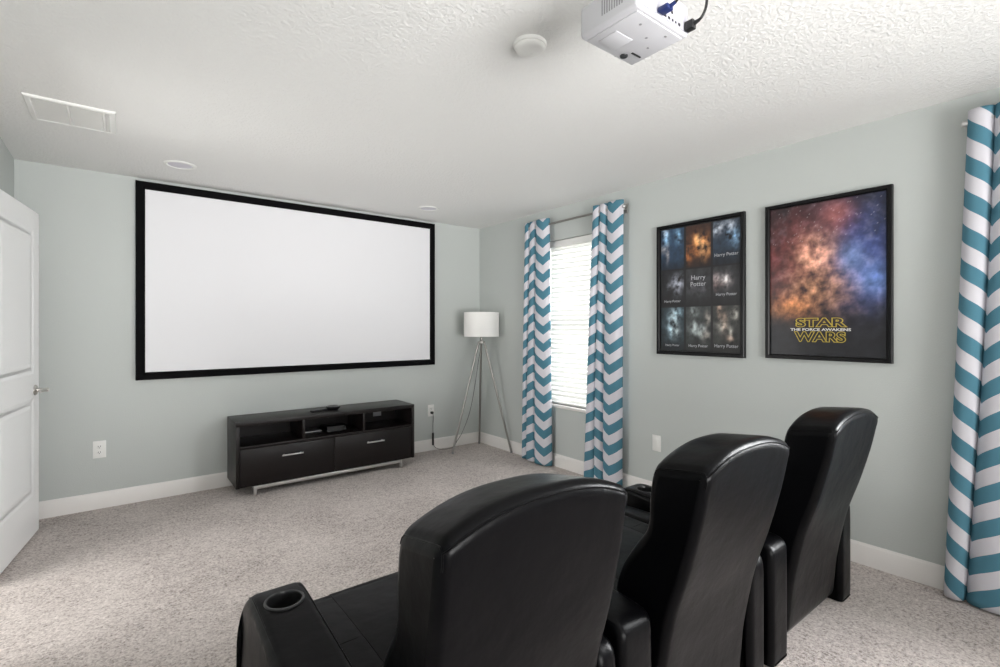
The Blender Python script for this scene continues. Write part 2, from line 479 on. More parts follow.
def rod(label, y0, y1, z=2.285):
    r = thing('curtain_rod', label, 'curtain rod', (-.064, (y0 + y1) / 2, z)); h = abs(y1 - y0) / 2
    bm = new_bm(); tube(bm, [(0, -h, 0), (0, h, 0)], .010, 14); obj('pole', bm, LEGM, r)
    for s in (-1, 1):
        bm = new_bm()
        lathe(bm, [(0, -.004), (.012, -.004), (.014, 0), (.0155, .008), (.015, .016), (.010, .021), (0, .022)], 18,
              Matrix.Translation((0, s * h, 0)) @ Matrix.Rotation(-s * PI / 2, 4, 'X'))
        obj('finial', bm, CHROME, r)
        bm = new_bm(); yy = s * (h - .012)
        box(bm, (.050, yy - .014, -.045), (.0635, yy + .014, .035), .003); box(bm, (.0, yy - .006, -.020), (.052, yy + .006, -.010), .002)
        box(bm, (-.014, yy - .006, -.020), (.014, yy + .006, -.0095), .002)
        obj('bracket', bm, STEEL, r)
    return r
rod('thin metal curtain rod above the bright window with blind', -.915, -2.082)
rod('metal curtain rod whose round end shows beside the near curtain', -4.106, -5.75)

# ------------------------------------------------------------------ projection screen
def screen():
    x0, x1, z0, z1 = -3.168, -.606, .915, 2.412
    r = thing('projection_screen', 'large white projection screen in a black frame above the low media stand', 'screen', ((x0 + x1) / 2, 0, z0))
    w = (x1 - x0) / 2; h = z1 - z0; fw = .058
    bm = new_bm(); box(bm, (-w + fw - .01, -.026, fw - .01), (w - fw + .01, -.012, h - fw + .01)); obj('screen_surface', bm, SCREENM, r, smooth=False)
    bm = new_bm()
    # mitred frame: chamfered ring profile
    prof = [(0, 0), (0, -.034), (.006, -.040), (fw - .014, -.040), (fw, -.030), (fw, 0)]
    cs = [(-w, 0, 1, 1), (w, 0, -1, 1), (w, h, -1, -1), (-w, h, 1, -1)]
    rings = [[bm.verts.new((cx + sx * a, b, cz + sz * a)) for a, b in prof] for cx, cz, sx, sz in cs]
    k = len(prof)
    for i in range(4):
        A, B = rings[i], rings[(i + 1) % 4]
        for j in range(k): bm.faces.new((A[j], A[(j + 1) % k], B[(j + 1) % k], B[j]))
    obj('frame', bm, BLACKFRAME, r, smooth=False)
screen()

# ------------------------------------------------------------------ posters
def paint(parent, w, h, fn, nx, ny, z):
    bm = new_bm(); cl = bm.verts.layers.float_color.new('Ink')
    V = []
    for j in range(ny + 1):
        row = []
        for i in range(nx + 1):
            u, v = i / nx, j / ny
            b = bm.verts.new(((u - .5) * w, (v - .5) * h, z)); c = fn(u, v)
            b[cl] = (*[max(0, min(1, q)) for q in c], 1); row.append(b)
        V.append(row)
    for j in range(ny):
        for i in range(nx): bm.faces.new((V[j][i], V[j][i + 1], V[j + 1][i + 1], V[j + 1][i]))
    # give the sheet a back
    b = [bm.verts.new((sx * w / 2, sy * h / 2, z - .002)) for sx, sy in ((-1, -1), (1, -1), (1, 1), (-1, 1))]
    bm.faces.new(b[::-1])
    return obj('print', bm, PRINT, parent, smooth=False)

def poster_root(label, yc, zc, w, h):
    r = thing('framed_poster', label, 'poster', (0, yc, zc))
    r.rotation_euler = Matrix(((0, 0, -1), (-1, 0, 0), (0, 1, 0))).to_euler()
    fw = .026; bm = new_bm()
    prof = [(0, 0), (0, .026), (.004, .030), (fw - .006, .030), (fw, .024), (fw, 0)]
    cs = [(-w / 2, -h / 2, 1, 1), (w / 2, -h / 2, -1, 1), (w / 2, h / 2, -1, -1), (-w / 2, h / 2, 1, -1)]
    rings = [[bm.verts.new((cx + sx * a, cy + sy * a, b)) for a, b in prof] for cx, cy, sx, sy in cs]
    for i in range(4):
        A, B = rings[i], rings[(i + 1) % 4]
        for j in range(6): bm.faces.new((A[j], A[(j + 1) % 6], B[(j + 1) % 6], B[j]))
    obj('frame', bm, POSTERFRAME, r, smooth=False)
    return r

def nz(x, y, s=0): return noise.fractal(Vector((x, y, s)), .7, 2.1, 4)
def ga(u, v, cu, cv, r, rv=None): return math.exp(-((u - cu) / r) ** 2 - ((v - cv) / (rv or r)) ** 2)

def nebula(u, v):
    # plain abstract colour field: warm glow on one side, blue on the other, black foot
    x, y = u, v * 1.45
    n = nz(x * 4, y * 4, 1.3); n2 = nz(x * 11, y * 11, 4.1)
    c = np.array((.010, .010, .014))
    top = 1 / (1 + math.exp(-(v - .30) * 22))
    red = ga(u, v, .14, .66, .30, .34) * (.65 + .5 * n)
    blue = ga(u, v, .86, .60, .30, .38) * (.65 + .5 * n)
    warm = ga(u, v, .42, .66, .15, .12); warm2 = ga(u, v, .47, .44, .26, .13) * (.7 + .8 * n2); em = ga(u, v, .22, .33, .17, .07) * (.7 + .8 * n2)
    c = c + top * (red * np.array((.20, .035, .03)) + blue * np.array((.045, .075, .26)))
    c = c + warm * np.array((.85, .42, .26)) * (.75 + .6 * n2)
    c = c + max(0, warm2) * np.array((.42, .20, .09)) + max(0, em) * np.array((.55, .20, .05))
    # broad diffuse glows
    c = c + ga(u, v, .60, .90, .13, .10) * np.array((.30, .09, .07)) + ga(u, v, .90, .48, .16, .09) * np.array((.12, .22, .50)) + ga(u, v, .72, .62, .10, .08) * np.array((.14, .22, .42))
    c = c + top * max(0, n2) * .05 * np.array((1., .9, 1.))
    c = c * (1 + .5 * n2)
    if random.random() < .012 and v > .72: c = c + .18
    return c

R1 = poster_root('larger framed poster of a red and blue glow over gold lettering, nearest the single curtain', -3.486, 1.597, .648, .955)
paint(R1, .60, .907, nebula, 110, 160, .012)
text_obj('lettering', 'STAR', .066, GOLDINK, R1, (-.022, -.258, .0135), outline=.0019, bold=.003, width=.272)
text_obj('lettering', 'WARS', .078, GOLDINK, R1, (-.022, -.343, .0135), outline=.0019, bold=.003, width=.272)
text_obj('lettering', 'THE FORCE AWAKENS', .0215, WHITEINK, R1, (-.022, -.298, .0145), bold=.0006, width=.315)

TILES = [  # (col,row from top) base, accent, accent2
    [((.02, .05, .10), (.20, .38, .55), (.35, .30, .26)), ((.05, .02, .012), (.50, .17, .04), (.65, .40, .18)), ((.02, .035, .06), (.16, .28, .42), (.42, .45, .50))],
    [((.010, .010, .013), (.16, .17, .20), (.20, .16, .14)), ((.028, .028, .032), (.035, .035, .04), (.04, .04, .045)), ((.022, .022, .026), (.10, .06, .055), (.26, .24, .24))],
    [((.02, .035, .045), (.20, .30, .36), (.30, .35, .36)), ((.035, .04, .04), (.20, .23, .23), (.34, .30, .26)), ((.035, .036, .034), (.30, .29, .26), (.36, .24, .18))]]
BL = {}
rg = random.Random(21)
for r_ in range(3):
    for c_ in range(3):
        BL[(c_, r_)] = [(rg.uniform(.12, .88), rg.uniform(.28, .92) if r_ != 1 else rg.uniform(.45, .75), rg.uniform(.06, .17), rg.uniform(.08, .2), rg.random() < .5) for _ in range(7)]
ROWS = (1, .655, .36, 0)
def grid_print(u, v):
    c_ = min(2, int(u * 3)); r_ = 0 if v > ROWS[1] else 1 if v > ROWS[2] else 2
    uu = u * 3 - c_; vv = (v - ROWS[r_ + 1]) / (ROWS[r_] - ROWS[r_ + 1])
    b, a1, a2 = [np.array(q) for q in TILES[r_][c_]]
    n2 = nz(u * 14, v * 18, 2.2 + c_ + 3 * r_)
    c = b.copy()
    for (cu, cv, ru, rv, k) in BL[(c_, r_)]:
        c = c + ga(uu, vv, cu, cv, ru, rv) * (a1 if k else a2) * (.55 + .9 * n2)
    c = c * (.25 + .75 / (1 + math.exp(-(vv - .22) * 14))) * (1 + .5 * n2)
    if min(uu, 1 - uu) < .035 or min(vv, 1 - vv) < .02: c = np.array((.006, .006, .007))
    return c
R2 = poster_root('smaller framed poster of nine dark picture tiles, closest to the window', -2.698, 1.593, .664, .965)
paint(R2, .615, .917, grid_print, 114, 162, .012)
def tile_text(c_, vrow, s, size):
    text_obj('lettering', s, size, PALEINK, R2, ((c_ - 1) * .205, (vrow - .5) * .917, .0135))
tile_text(2, .735, 'Harry Potter', .032); tile_text(0, .405, 'Harry Potter', .026); tile_text(2, .44, 'Harry Potter', .028)
tile_text(1, .555, 'Harry\nPotter', .046); tile_text(0, .05, 'Harry Potter', .022); tile_text(1, .05, 'Harry Potter', .028); tile_text(2, .055, 'Harry Potter', .032)

# ------------------------------------------------------------------ wall plates
def outlet(label, loc, axis, kind='outlet'):
    r = thing('wall_outlet' if kind == 'outlet' else 'wall_switch', label, 'outlet' if kind == 'outlet' else 'switch', loc)
    if axis == 'x': r.rotation_euler = (0, 0, -PI / 2)
    bm = new_bm(); box(bm, (-.038, -.006, -.062), (.038, 0, .062), .003); obj('plate', bm, PLAST, r)
    if kind == 'outlet':
        for s in (-1, 1):
            bm = new_bm(); box(bm, (-.017, -.009, s * .021 - .015), (.017, -.005, s * .021 + .015), .0035); f = obj('receptacle', bm, PLAST, r)
            bm = new_bm()
            for dx in (-.0065, .0065): box(bm, (dx - .0014, -.0096, s * .021 - .003), (dx + .0014, -.0085, s * .021 + .007))
            lathe(bm, [(0, 0), (.0028, 0), (.0028, .001), (0, .001)], 12, Matrix.Translation((0, -.0085, s * .021 - .009)) @ Matrix.Rotation(PI / 2, 4, 'X'))
            obj('slots', bm, BLKPL, f, smooth=False)
    else:
        bm = new_bm(); box(bm, (-.0165, -.0105, -.034), (.0165, -.005, .034), .002); obj('rocker', bm, PLAST, r)
    for z in ((0,) if kind == 'outlet' else (-.049, .049)):
        bm = new_bm(); lathe(bm, [(0, 0), (.0035, 0), (.003, .0012), (0, .0014)], 10, Matrix.Translation((0, -.006, z)) @ Matrix.Rotation(PI / 2, 4, 'X')); obj('screw', bm, PLAST, r)
    return r
outlet('white wall outlet low on the wall between the door and the media stand', (-3.378, 0, .428), 'y')
outlet('white wall outlet with the lamp cord plugged in, beside the media stand', (-.637, 0, .424), 'y')
outlet('white wall plate low on the wall under the posters, above the recliners', (0, -2.351, .423), 'x', 'switch')

# ------------------------------------------------------------------ door
def door():
    r = bpy.data.objects.new('door_1', None); COL.objects.link(r); struct(r)
    hinge = Vector((-3.776, -1.075)); free = Vector((-3.674, -.266)); d = (free - hinge)
    r.location = (hinge.x, hinge.y, .012); r.rotation_euler = (0, 0, math.atan2(d.y, d.x))
    W = d.length; HT = 2.03; T = .035        # local: x from hinge to free edge, room face at -y... thickness toward +y (wall)
    # room side normal is local -y (door runs +y in world, room at +x)
    bm = new_bm(); box(bm, (0, .004, 0), (W, T - .004, HT))
    st = .112
    panels = [(.25, .86), (1.01, HT - .12)]
    for f0, f1 in ((0, .0045), (T - .0045, T)):     # stiles and rails stand proud of the sunk fields on both faces
        box(bm, (0, f0, 0), (st, f1, HT)); box(bm, (W - st, f0, 0), (W, f1, HT))
        box(bm, (st, f0, 0), (W - st, f1, panels[0][0])); box(bm, (st, f0, panels[0][1]), (W - st, f1, panels[1][0])); box(bm, (st, f0, panels[1][1]), (W - st, f1, HT))
    # moulded slope + raised field, room face
    for z0, z1 in panels:
        for yb, yt in ((.004, .0008), (T - .004, T - .0008)):
            loops = []
            for ins, y in ((0, 0 if yb < .02 else T), (.018, yb), (.040, yb), (.062, yt), ):
                loops.append([bm.verts.new(p) for p in ((st + ins, y, z0 + ins), (W - st - ins, y, z0 + ins), (W - st - ins, y, z1 - ins), (st + ins, y, z1 - ins))])
            for a, b in zip(loops, loops[1:]):
                for k in range(4): bm.faces.new((a[k], a[(k + 1) % 4], b[(k + 1) % 4], b[k]))
            bm.faces.new(loops[-1])
    obj('leaf', bm, DOORM, r, smooth=False)
    for s, y in ((-1, 0), (1, T)):
        bm = new_bm(); Mx = Matrix.Translation((W - .082, y, .905)) @ Matrix.Rotation(PI / 2 * -s, 4, 'X')
        lathe(bm, [(0, 0), (.033, 0), (.033, .004), (.028, .010), (.014, .012), (.011, .02), (.011, .040), (.013, .046), (.013, .062), (.010, .066), (0, .067)], 24, Mx)
        h = obj('handle', bm, STEEL, r)
        bm = new_bm(); tube(bm, catmull([(W - .082, y + s * .054, .905), (W - .115, y + s * .056, .907), (W - .155, y + s * .055, .906), (W - .188, y + s * .050, .902)], 6), .0095, 12, .007)
        obj('lever', bm, STEEL, h)
    for z in (.22, 1.02, 1.82):
        bm = new_bm(); tube(bm, [(-.005, .006, z - .045), (-.005, .006, z + .045)], .006, 10); box(bm, (-.006, .004, z - .044), (.0, T - .004, z + .044)); obj('hinge', bm, STEEL, r)
door()

# ------------------------------------------------------------------ ceiling fittings
def vent():
    cx, cy, a = -3.455, -1.15, .178
    r = thing('ceiling_vent', 'white square air vent set in the ceiling above the door', 'vent', (cx, cy, H))
    bm = new_bm(); prof = [(0, 0), (0, -.004), (.004, -.010), (.022, -.013), (.026, -.010), (.026, 0)]
    cs = [(-a, -a, 1, 1), (a, -a, -1, 1), (a, a, -1, -1), (-a, a, 1, -1)]
    rings = [[bm.verts.new((x + sx * p, y + sy * p, z)) for p, z in prof] for x, y, sx, sy in cs]
    for i in range(4):
        A, B = rings[i], rings[(i + 1) % 4]
        for j in range(6): bm.faces.new((A[j], A[(j + 1) % 6], B[(j + 1) % 6], B[j]))
    obj('frame', bm, PLAST, r, angle=25)
    bm = new_bm()
    for x in (-.016, .128): box(bm, (x - .005, -a + .024, -.011), (x + .005, a - .024, -.002), .001)
    obj('divider', bm, PLAST, r)
    bm = new_bm(); y = -a + .03
    t = math.radians(38)
    while y < a - .028:
        for x0, x1 in ((-a + .024, -.022), (-.010, .122), (.134, a - .024)):
            box(bm, (x0, -.009, -.0006), (x1, .009, .0006), M=Matrix.Translation((0, y, -.0068)) @ Matrix.Rotation(t, 4, 'X'))
        y += .0135
    obj('slats', bm, PLAST, r, smooth=False)
vent()

def detector():
    r = thing('smoke_detector', 'round white smoke detector on the ceiling beside the projector', 'smoke detector', (-1.973, -3.122, H))
    bm = new_bm(); lathe(bm, [(0, 0), (.066, 0), (.066, -.008), (.063, -.012), (0, -.012)], 40); obj('base', bm, PLAST, r)
    bm = new_bm(); lathe(bm, [(.058, -.012), (.061, -.014), (.061, -.018), (.056, -.026), (.048, -.0295), (.030, -.031), (0, -.0315)], 40); c = obj('cover', bm, PLAST, r)
    bm = new_bm(); lathe(bm, [(0, -.0310), (.006, -.0312), (.006, -.0328), (0, -.033)], 14, Matrix.Translation((.018, .01, 0))); obj('test_button', bm, PLAST, c)
detector()

def downlight(loc, label, first=[None]):
    if first[0] is None:
        r = thing('recessed_light', label, 'ceiling light', loc, group='recessed ceiling lights')
        bm = new_bm(); lathe(bm, [(.098, 0), (.098, -.003), (.092, -.0065), (.078, -.007), (.074, -.003), (.072, 0)], 40); obj('trim_ring', bm, PLAST, r)
        bm = new_bm(); lathe(bm, [(0, -.0025), (.072, -.002), (.072, 0), (0, 0)], 40); obj('diffuser', bm, DIFFUSER, r)
        first[0] = r; return r
    s = first[0]; r = s.copy(); COL.objects.link(r); r.location = loc; r['label'] = label
    for ch in list(s.children):
        c = ch.copy(); COL.objects.link(c); c.parent = r
    return r
downlight((-2.931, -.537, H), 'round white recessed ceiling light over the door end of the screen')
downlight((-.948, -.50, H), 'round white recessed ceiling light over the window end of the screen')

# ------------------------------------------------------------------ media stand
SX0, SX1, SY0, SY1, SZ0, SZ1 = -2.562, -1.047, -.405, -.025, .075, .581
def stand():
    cx = (SX0 + SX1) / 2; cy = (SY0 + SY1) / 2
    r = thing('media_stand', 'low dark espresso media stand with three open cubbies and two drawers under the screen', 'media stand', (cx, cy, 0))
    w = (SX1 - SX0) / 2; d = (SY1 - SY0) / 2; t = .026
    dz0, dz1 = SZ0 + .02, .372          # drawer zone
    bm = new_bm()
    box(bm, (-w, -d, SZ1 - .034), (w, d, SZ1), .002)
    for s in (-1, 1): box(bm, (min(s * w, s * (w - t)), -d, SZ0), (max(s * w, s * (w - t)), d, SZ1 - .034), .0015)
    box(bm, (-w + t, -d + .022, SZ0), (w - t, d, SZ0 + .02)); box(bm, (-w + t, -d + .004, dz1), (w - t, d, dz1 + .02), .001)
    box(bm, (-w + t, d - .012, SZ0 + .02), (w - t, d, SZ1 - .034))
    obj('carcass', bm, ESPRESSO, r)
    bm = new_bm()
    for x in (-.255, .262):
        bm = new_bm(); box(bm, (x - .010, -d + .006, dz1 + .02), (x + .010, d - .012, SZ1 - .034), .001); obj('divider', bm, ESPRESSO, r)
    bm = new_bm(); box(bm, (.50, d - .016, .440), (.585, d - .0125, .515), .002); obj('cable_cover', bm, GREYPL, r)
    for s in (-1, 1):
        x0, x1 = (-w + t + .003, -.002) if s < 0 else (.002, w - t - .003)
        bm = new_bm(); box(bm, (x0, -d + .002, SZ0 + .003), (x1, -d + .022, dz1 - .003), .0015); dr = obj('drawer', bm, ESPRESSO, r)
        xc = -.348 if s < 0 else .362
        bm = new_bm(); box(bm, (xc - .082, -d - .026, .281), (xc + .082, -d - .017, .292), .002)
        for q in (-.065, .065): box(bm, (xc + q - .005, -d - .019, .282), (xc + q + .005, -d + .003, .291))
        obj('handle', bm, CHROME, dr)
    # metal base: front bar and two legs, mirrored behind
    bm = new_bm(); lx = .622
    for yy in (-d + .004, d - .026):
        box(bm, (-lx, yy, SZ0 - .028), (lx, yy + .022, SZ0 - .002), .002)
        for s in (-1, 1): box(bm, (s * lx - .011, yy, .0), (s * lx + .011, yy + .022, SZ0 - .002), .002)
    for s in (-1, 1): box(bm, (s * lx - .011, -d + .026, SZ0 - .026), (s * lx + .011, d - .026, SZ0 - .004), .002)
    obj('metal_base', bm, CHROME, r)
stand()

# things on and in the stand
def remote():
    r = thing('remote_control', 'slim black remote control lying on top of the media stand', 'remote control', (-1.885, -.25, SZ1), math.radians(18))
    bm = new_bm(); box(bm, (-.085, -.022, 0), (.085, .022, .018), .006, 3); obj('body', bm, BLKPL, r)
    bm = new_bm()
    for i in range(7):
        for j in (-1, 0, 1): box(bm, (-.062 + i * .018 - .005, j * .012 - .004, .0175), (-.062 + i * .018 + .005, j * .012 + .004, .0195), .001)
    obj('buttons', bm, GREYPL, r)
remote()
def puck():
    r = thing('streaming_device', 'small glossy black round device on top of the media stand beside the remote', 'device', (-1.765, -.24, SZ1))
    bm = new_bm(); lathe(bm, [(0, 0), (.042, 0), (.048, .004), (.062, .022), (.064, .030), (.058, .033), (0, .034)], 36); obj('body', bm, GLOSSBLK, r)
    bm = new_bm(); lathe(bm, [(.046, .0335), (.050, .0355), (.054, .0338), (.05, .033)], 36, closed=True); obj('light_ring', bm, GREYPL, r)
puck()
def settop():
    r = thing('media_player', 'flat black media player box lying in the middle cubby', 'media player', (-1.955, -.20, .392))
    bm = new_bm(); box(bm, (-.085, -.07, .004), (.085, .07, .030), .004); obj('body', bm, BLKPL, r)
    bm = new_bm(); box(bm, (-.083, -.0725, .020), (.083, -.0695, .025)); obj('trim_strip', bm, CHROME, r)
    for x in (-.07, .07):
        for y in (-.055, .055):
            bm = new_bm(); lathe(bm, [(0, 0), (.007, 0), (.007, .005), (0, .005)], 12, Matrix.Translation((x, y, 0))); obj('foot', bm, DARKIN, r)
settop()
def console():
    r = thing('game_console', 'black curved-top game console in the middle cubby beside the flat box', 'game console', (-1.755, -.20, .392))
    bm = new_bm()
    prof = [(-.10, .0), (.10, .0), (.10, .035), (.06, .052), (.0, .060), (-.06, .060), (-.094, .052), (-.10, .04)]
    loft_x(bm, catmull([(p[0], p[1]) for p in [(q[0], q[1]) for q in prof]], 4, True), -.085, .085, .006, n=48, nx=4, nr=3)
    obj('body', bm, GLOSSBLK, r)
    bm = new_bm(); box(bm, (-.07, -.1035, .026), (.04, -.0985, .030)); obj('disc_slot', bm, CHROME, r)
console()

# ------------------------------------------------------------------ floor lamp
def lamp():
    cx, cy = -.205, -.325
    r = thing('floor_lamp', 'tripod floor lamp with white drum shade and nickel legs in the corner', 'lamp', (cx, cy, 0))
    zt = 1.165
    bm = new_bm(); lathe(bm, [(0, zt - .025), (.036, zt - .025), (.040, zt - .02), (.040, zt - .004), (.02, zt), (.012, zt + .008), (.009, zt + .05), (.014, zt + .055), (.014, zt + .09), (0, zt + .092)], 20); obj('hub', bm, LEGM, r)
    feet = [(-.535 - cx, -.272 - cy), (-.055 - cx, -.075 - cy), (-.030 - cx, -.615 - cy)]
    for fx, fy in feet:
        dv = Vector((fx, fy, 0)).normalized() * .032
        bm = new_bm(); tube(bm, [(dv.x, dv.y, zt - .008), (fx, fy, .012)], .0110, 12); l = obj('leg', bm, LEGM, r)
        bm = new_bm(); lathe(bm, [(0, 0), (.011, 0), (.012, .004), (.0115, .022), (0, .024)], 14, Matrix.Translation((fx, fy, 0))); obj('foot', bm, GREYPL, l)
    z0, z1, R = 1.214, 1.471, .188
    bm = new_bm(); lathe(bm, [(R, z0), (R, z1), (R - .003, z1), (R - .003, z0)], 56, closed=True); sh = obj('lamp_shade', bm, SHADE, r)
    bm = new_bm()
    for z in (z0,): lathe(bm, [(R - .005 + .002 * math.cos(a), z + .0022 * math.sin(a) + (.002 if z == z0 else -.002)) for a in [2 * PI * q / 8 for q in range(8)]], 56, closed=True)
    for k in range(3):
        a = k * 2 * PI / 3; tube(bm, [(.012 * math.cos(a), .012 * math.sin(a), z0 + .02), ((R - .005) * math.cos(a), (R - .005) * math.sin(a), z0 + .004)], .002, 6)
    obj('shade_ring', bm, STEEL, sh)
    bm = new_bm(); lathe(bm, [(0, zt + .09), (.013, zt + .09), (.014, zt + .105), (.028, zt + .14), (.030, zt + .16), (.022, zt + .185), (0, zt + .195)], 20); obj('bulb', bm, SHADE, r)
    # cord: from the hub, slack down to the near leg, along the floor, switch, up to the outlet
    ox, oz = -.637 - cx, .404
    bm = new_bm()
    tube(bm, catmull([(.0, -.01, zt - .02), (-.03, .015, .95), (-.07, .02, .7), (-.13, .03, .42), (-.21, .045, .22), (-.27, .055, .13), (-.31, .09, .055), (-.36, .22, .02), (-.40, .275, .03), (-.425, .290, .07)], 8), .0032, 8)
    tube(bm, catmull([(-.425, .290, .18), (-.424, .293, .27), (-.422, .290, .34), (ox + .002, .280, .40)], 8), .0032, 8)
    cd = obj('power_cord', bm, mat('grey_cord', (.10, .10, .10), .5), r)
    bm = new_bm(); tube(bm, [(-.425, .290, .06), (-.425, .290, .075), (-.425, .290, .175), (-.425, .290, .19)], .011, 12); obj('inline_switch', bm, BLKPL, cd)
    bm = new_bm(); box(bm, (ox - .013, .283, oz - .013), (ox + .013, .3145, oz + .013), .004); obj('plug', bm, BLKPL, cd)
lamp()

# ------------------------------------------------------------------ projector
def projector():
    zb = 2.20; x0, x1, y0, y1 = -2.140, -1.885, -3.758, -3.545; hh = .098
    cx, cy = (x0 + x1) / 2, (y0 + y1) / 2; w, d = (x1 - x0) / 2, (y1 - y0) / 2
    r = thing('projector', 'white projector hanging from the ceiling with cables at its back', 'projector', (cx, cy, zb))
    bm = new_bm(); box(bm, (-w, -d, .0), (w, d, hh), .012, 4)
    obj('body', bm, PROJ, r, angle=50)
    bm = new_bm()      # stepped underside tray and lamp door
    box(bm, (-w + .02, -d + .015, -.004), (w - .012, d - .01, .004), .003)
    obj('underside', bm, PROJ, r)
    bm = new_bm(); box(bm, (-w + .045, d - .105, -.0065), (-.005, d - .035, -.003), .002); obj('lamp_door', bm, PROJ, r)
    # lens at the front
    bm = new_bm(); Mx = Matrix.Translation((w - .07, d - .006, .055)) @ Matrix.Rotation(-PI / 2, 4, 'X')
    lathe(bm, [(.030, 0), (.038, .006), (.038, .02), (.033, .022), (.028, .012), (.02, .010), (0, .014)], 32, Mx); obj('lens', bm, GLOSSBLK, r)
    # foot, sensor slot and screws on the underside
    bm = new_bm(); lathe(bm, [(0, -.008), (.012, -.008), (.013, -.006), (.013, -.003), (0, -.003)], 18, Matrix.Translation((w - .082, d - .032, 0))); obj('foot', bm, BLKPL, r)
    bm = new_bm(); box(bm, (w - .075, d - .062, -.006), (w - .032, d - .056, -.0035)); obj('latch_slot', bm, BLKPL, r)
    for x, y in ((.02, -.03), (-.05, -.06), (.07, .0), (.06, -.07)):
        bm = new_bm(); lathe(bm, [(0, -.0052), (.004, -.0052), (.0045, -.0035), (0, -.0035)], 10, Matrix.Translation((x, y, 0))); obj('screw', bm, GREYPL, r)
    # side vents (dark triangle of the corner speaker grille) on the camera side
    bm = new_bm()
    for i in range(9): box(bm, (-w - .0006, -d + .05 + i * .009, .03), (-w + .004, -d + .054 + i * .009, .075))
    obj('side_vent', bm, GREYPL, r, smooth=False)
    # connector panel at the back
    bm = new_bm(); box(bm, (-w + .015, -d - .0012, .008), (w - .01, -d + .004, .062)); pnl = obj('connector_panel', bm, mat('pale_panel', s2l((172, 171, 180)), .5), r, smooth=False)
    for x, z, sw, sh in ((.0, .018, .012, .007), (.02, .018, .010, .007), (.038, .018, .007, .007), (.054, .018, .006, .006), (.072, .018, .010, .008), (.005, .040, .014, .007), (.035, .040, .008, .008)):
        bm = new_bm(); box(bm, (x - sw / 2, -d - .003, z - sh / 2), (x + sw / 2, -d - .0005, z + sh / 2), .0008); obj('port', bm, BLKPL, pnl)
    # ceiling mount
    bm = new_bm(); lathe(bm, [(0, H - zb), (.06, H - zb), (.06, H - zb - .006), (.022, H - zb - .014), (.02, H - zb - .02), (.02, hh + .03), (.045, hh + .022), (.045, hh + .015), (0, hh + .015)], 28); mt = obj('mount', bm, PLAST, r)
    bm = new_bm()
    for a in range(3):
        an = a * 2 * PI / 3 + .5; tube(bm, [(.02 * math.cos(an), .02 * math.sin(an), hh + .018), (.09 * math.cos(an), .085 * math.sin(an), hh + .015), (.095 * math.cos(an), .09 * math.sin(an), hh - .004)], .006, 8)
    obj('mount_arm', bm, PLAST, mt)
    # cables are things of their own
    def cable(label, start, plug_m, ps, pts):
        c = thing('projector_cable', label, 'cable', (cx + start[0], cy - d + start[1], zb + start[2]))
        b = new_bm(); tube(b, catmull([Vector(p) for p in pts], 10), .0042, 10); obj('cord', b, BLKPL, c)
        b = new_bm(); box(b, (-ps[0], -ps[2], -ps[1]), (ps[0], -.002, ps[1]), .004, 2)
        t = new_bm(); tube(t, [(0, -ps[2] + .004, 0), (0, -ps[2] - .016, .004)], .007, 10, .005); add_bm(b, t)
        obj('plug', b, plug_m, c)
    top = H - zb
    cable('black cable with blue plug in the back of the projector', (-.026, -.001, .016), BLUEPL, (.015, .007, .036),
          [(0, -.048, .002), (.0, -.062, .012), (.005, -.095, .05), (.02, -.085, .11), (.045, -.02, .17), (.055, .06, .20), (.06, .10, top - .024)])
    cable('black power cable curving up from the back corner of the projector', (.106, -.001, .020), BLKPL, (.011, .014, .03),
          [(0, -.035, .002), (.0, -.055, .010), (.004, -.066, .045), (0, -.062, .10), (-.02, -.03, .16), (-.05, .05, .195), (-.055, .09, top - .026)])
projector()

# ------------------------------------------------------------------ recliners
YR = -3.73
BACKPROF = catmull([(.014, .054), (.009, .066), (.006, .10), (.003, .14), (-.004, .24), (-.022, .36), (-.046, .48), (-.088, .62), (-.124, .76), (-.144, .864), (-.149, .898), (-.142, .917), (-.122, .921),
                    (-.06, .912), (-.01, .904), (.018, .896), (.036, .86), (.045, .79), (.046, .735), (.058, .69), (.096, .635), (.142, .56), (.165, .49), (.166, .44), (.15, .38),
                    (.14, .30), (.13, .16), (.126, .09), (.124, .066), (.116, .053), (.07, .05), (.026, .051)], 5, True)
HW = .266
def crown(v):
    z = v.z; t = max(0, min(1, (z - .52) / .38)); t = t * t * (3 - 2 * t)
    v.z += (.052 + .008 * max(0, min(1, (v.y + .16) / .19))) * (1 - min(1, abs(v.x) / HW) ** 2.5) * t
    return v

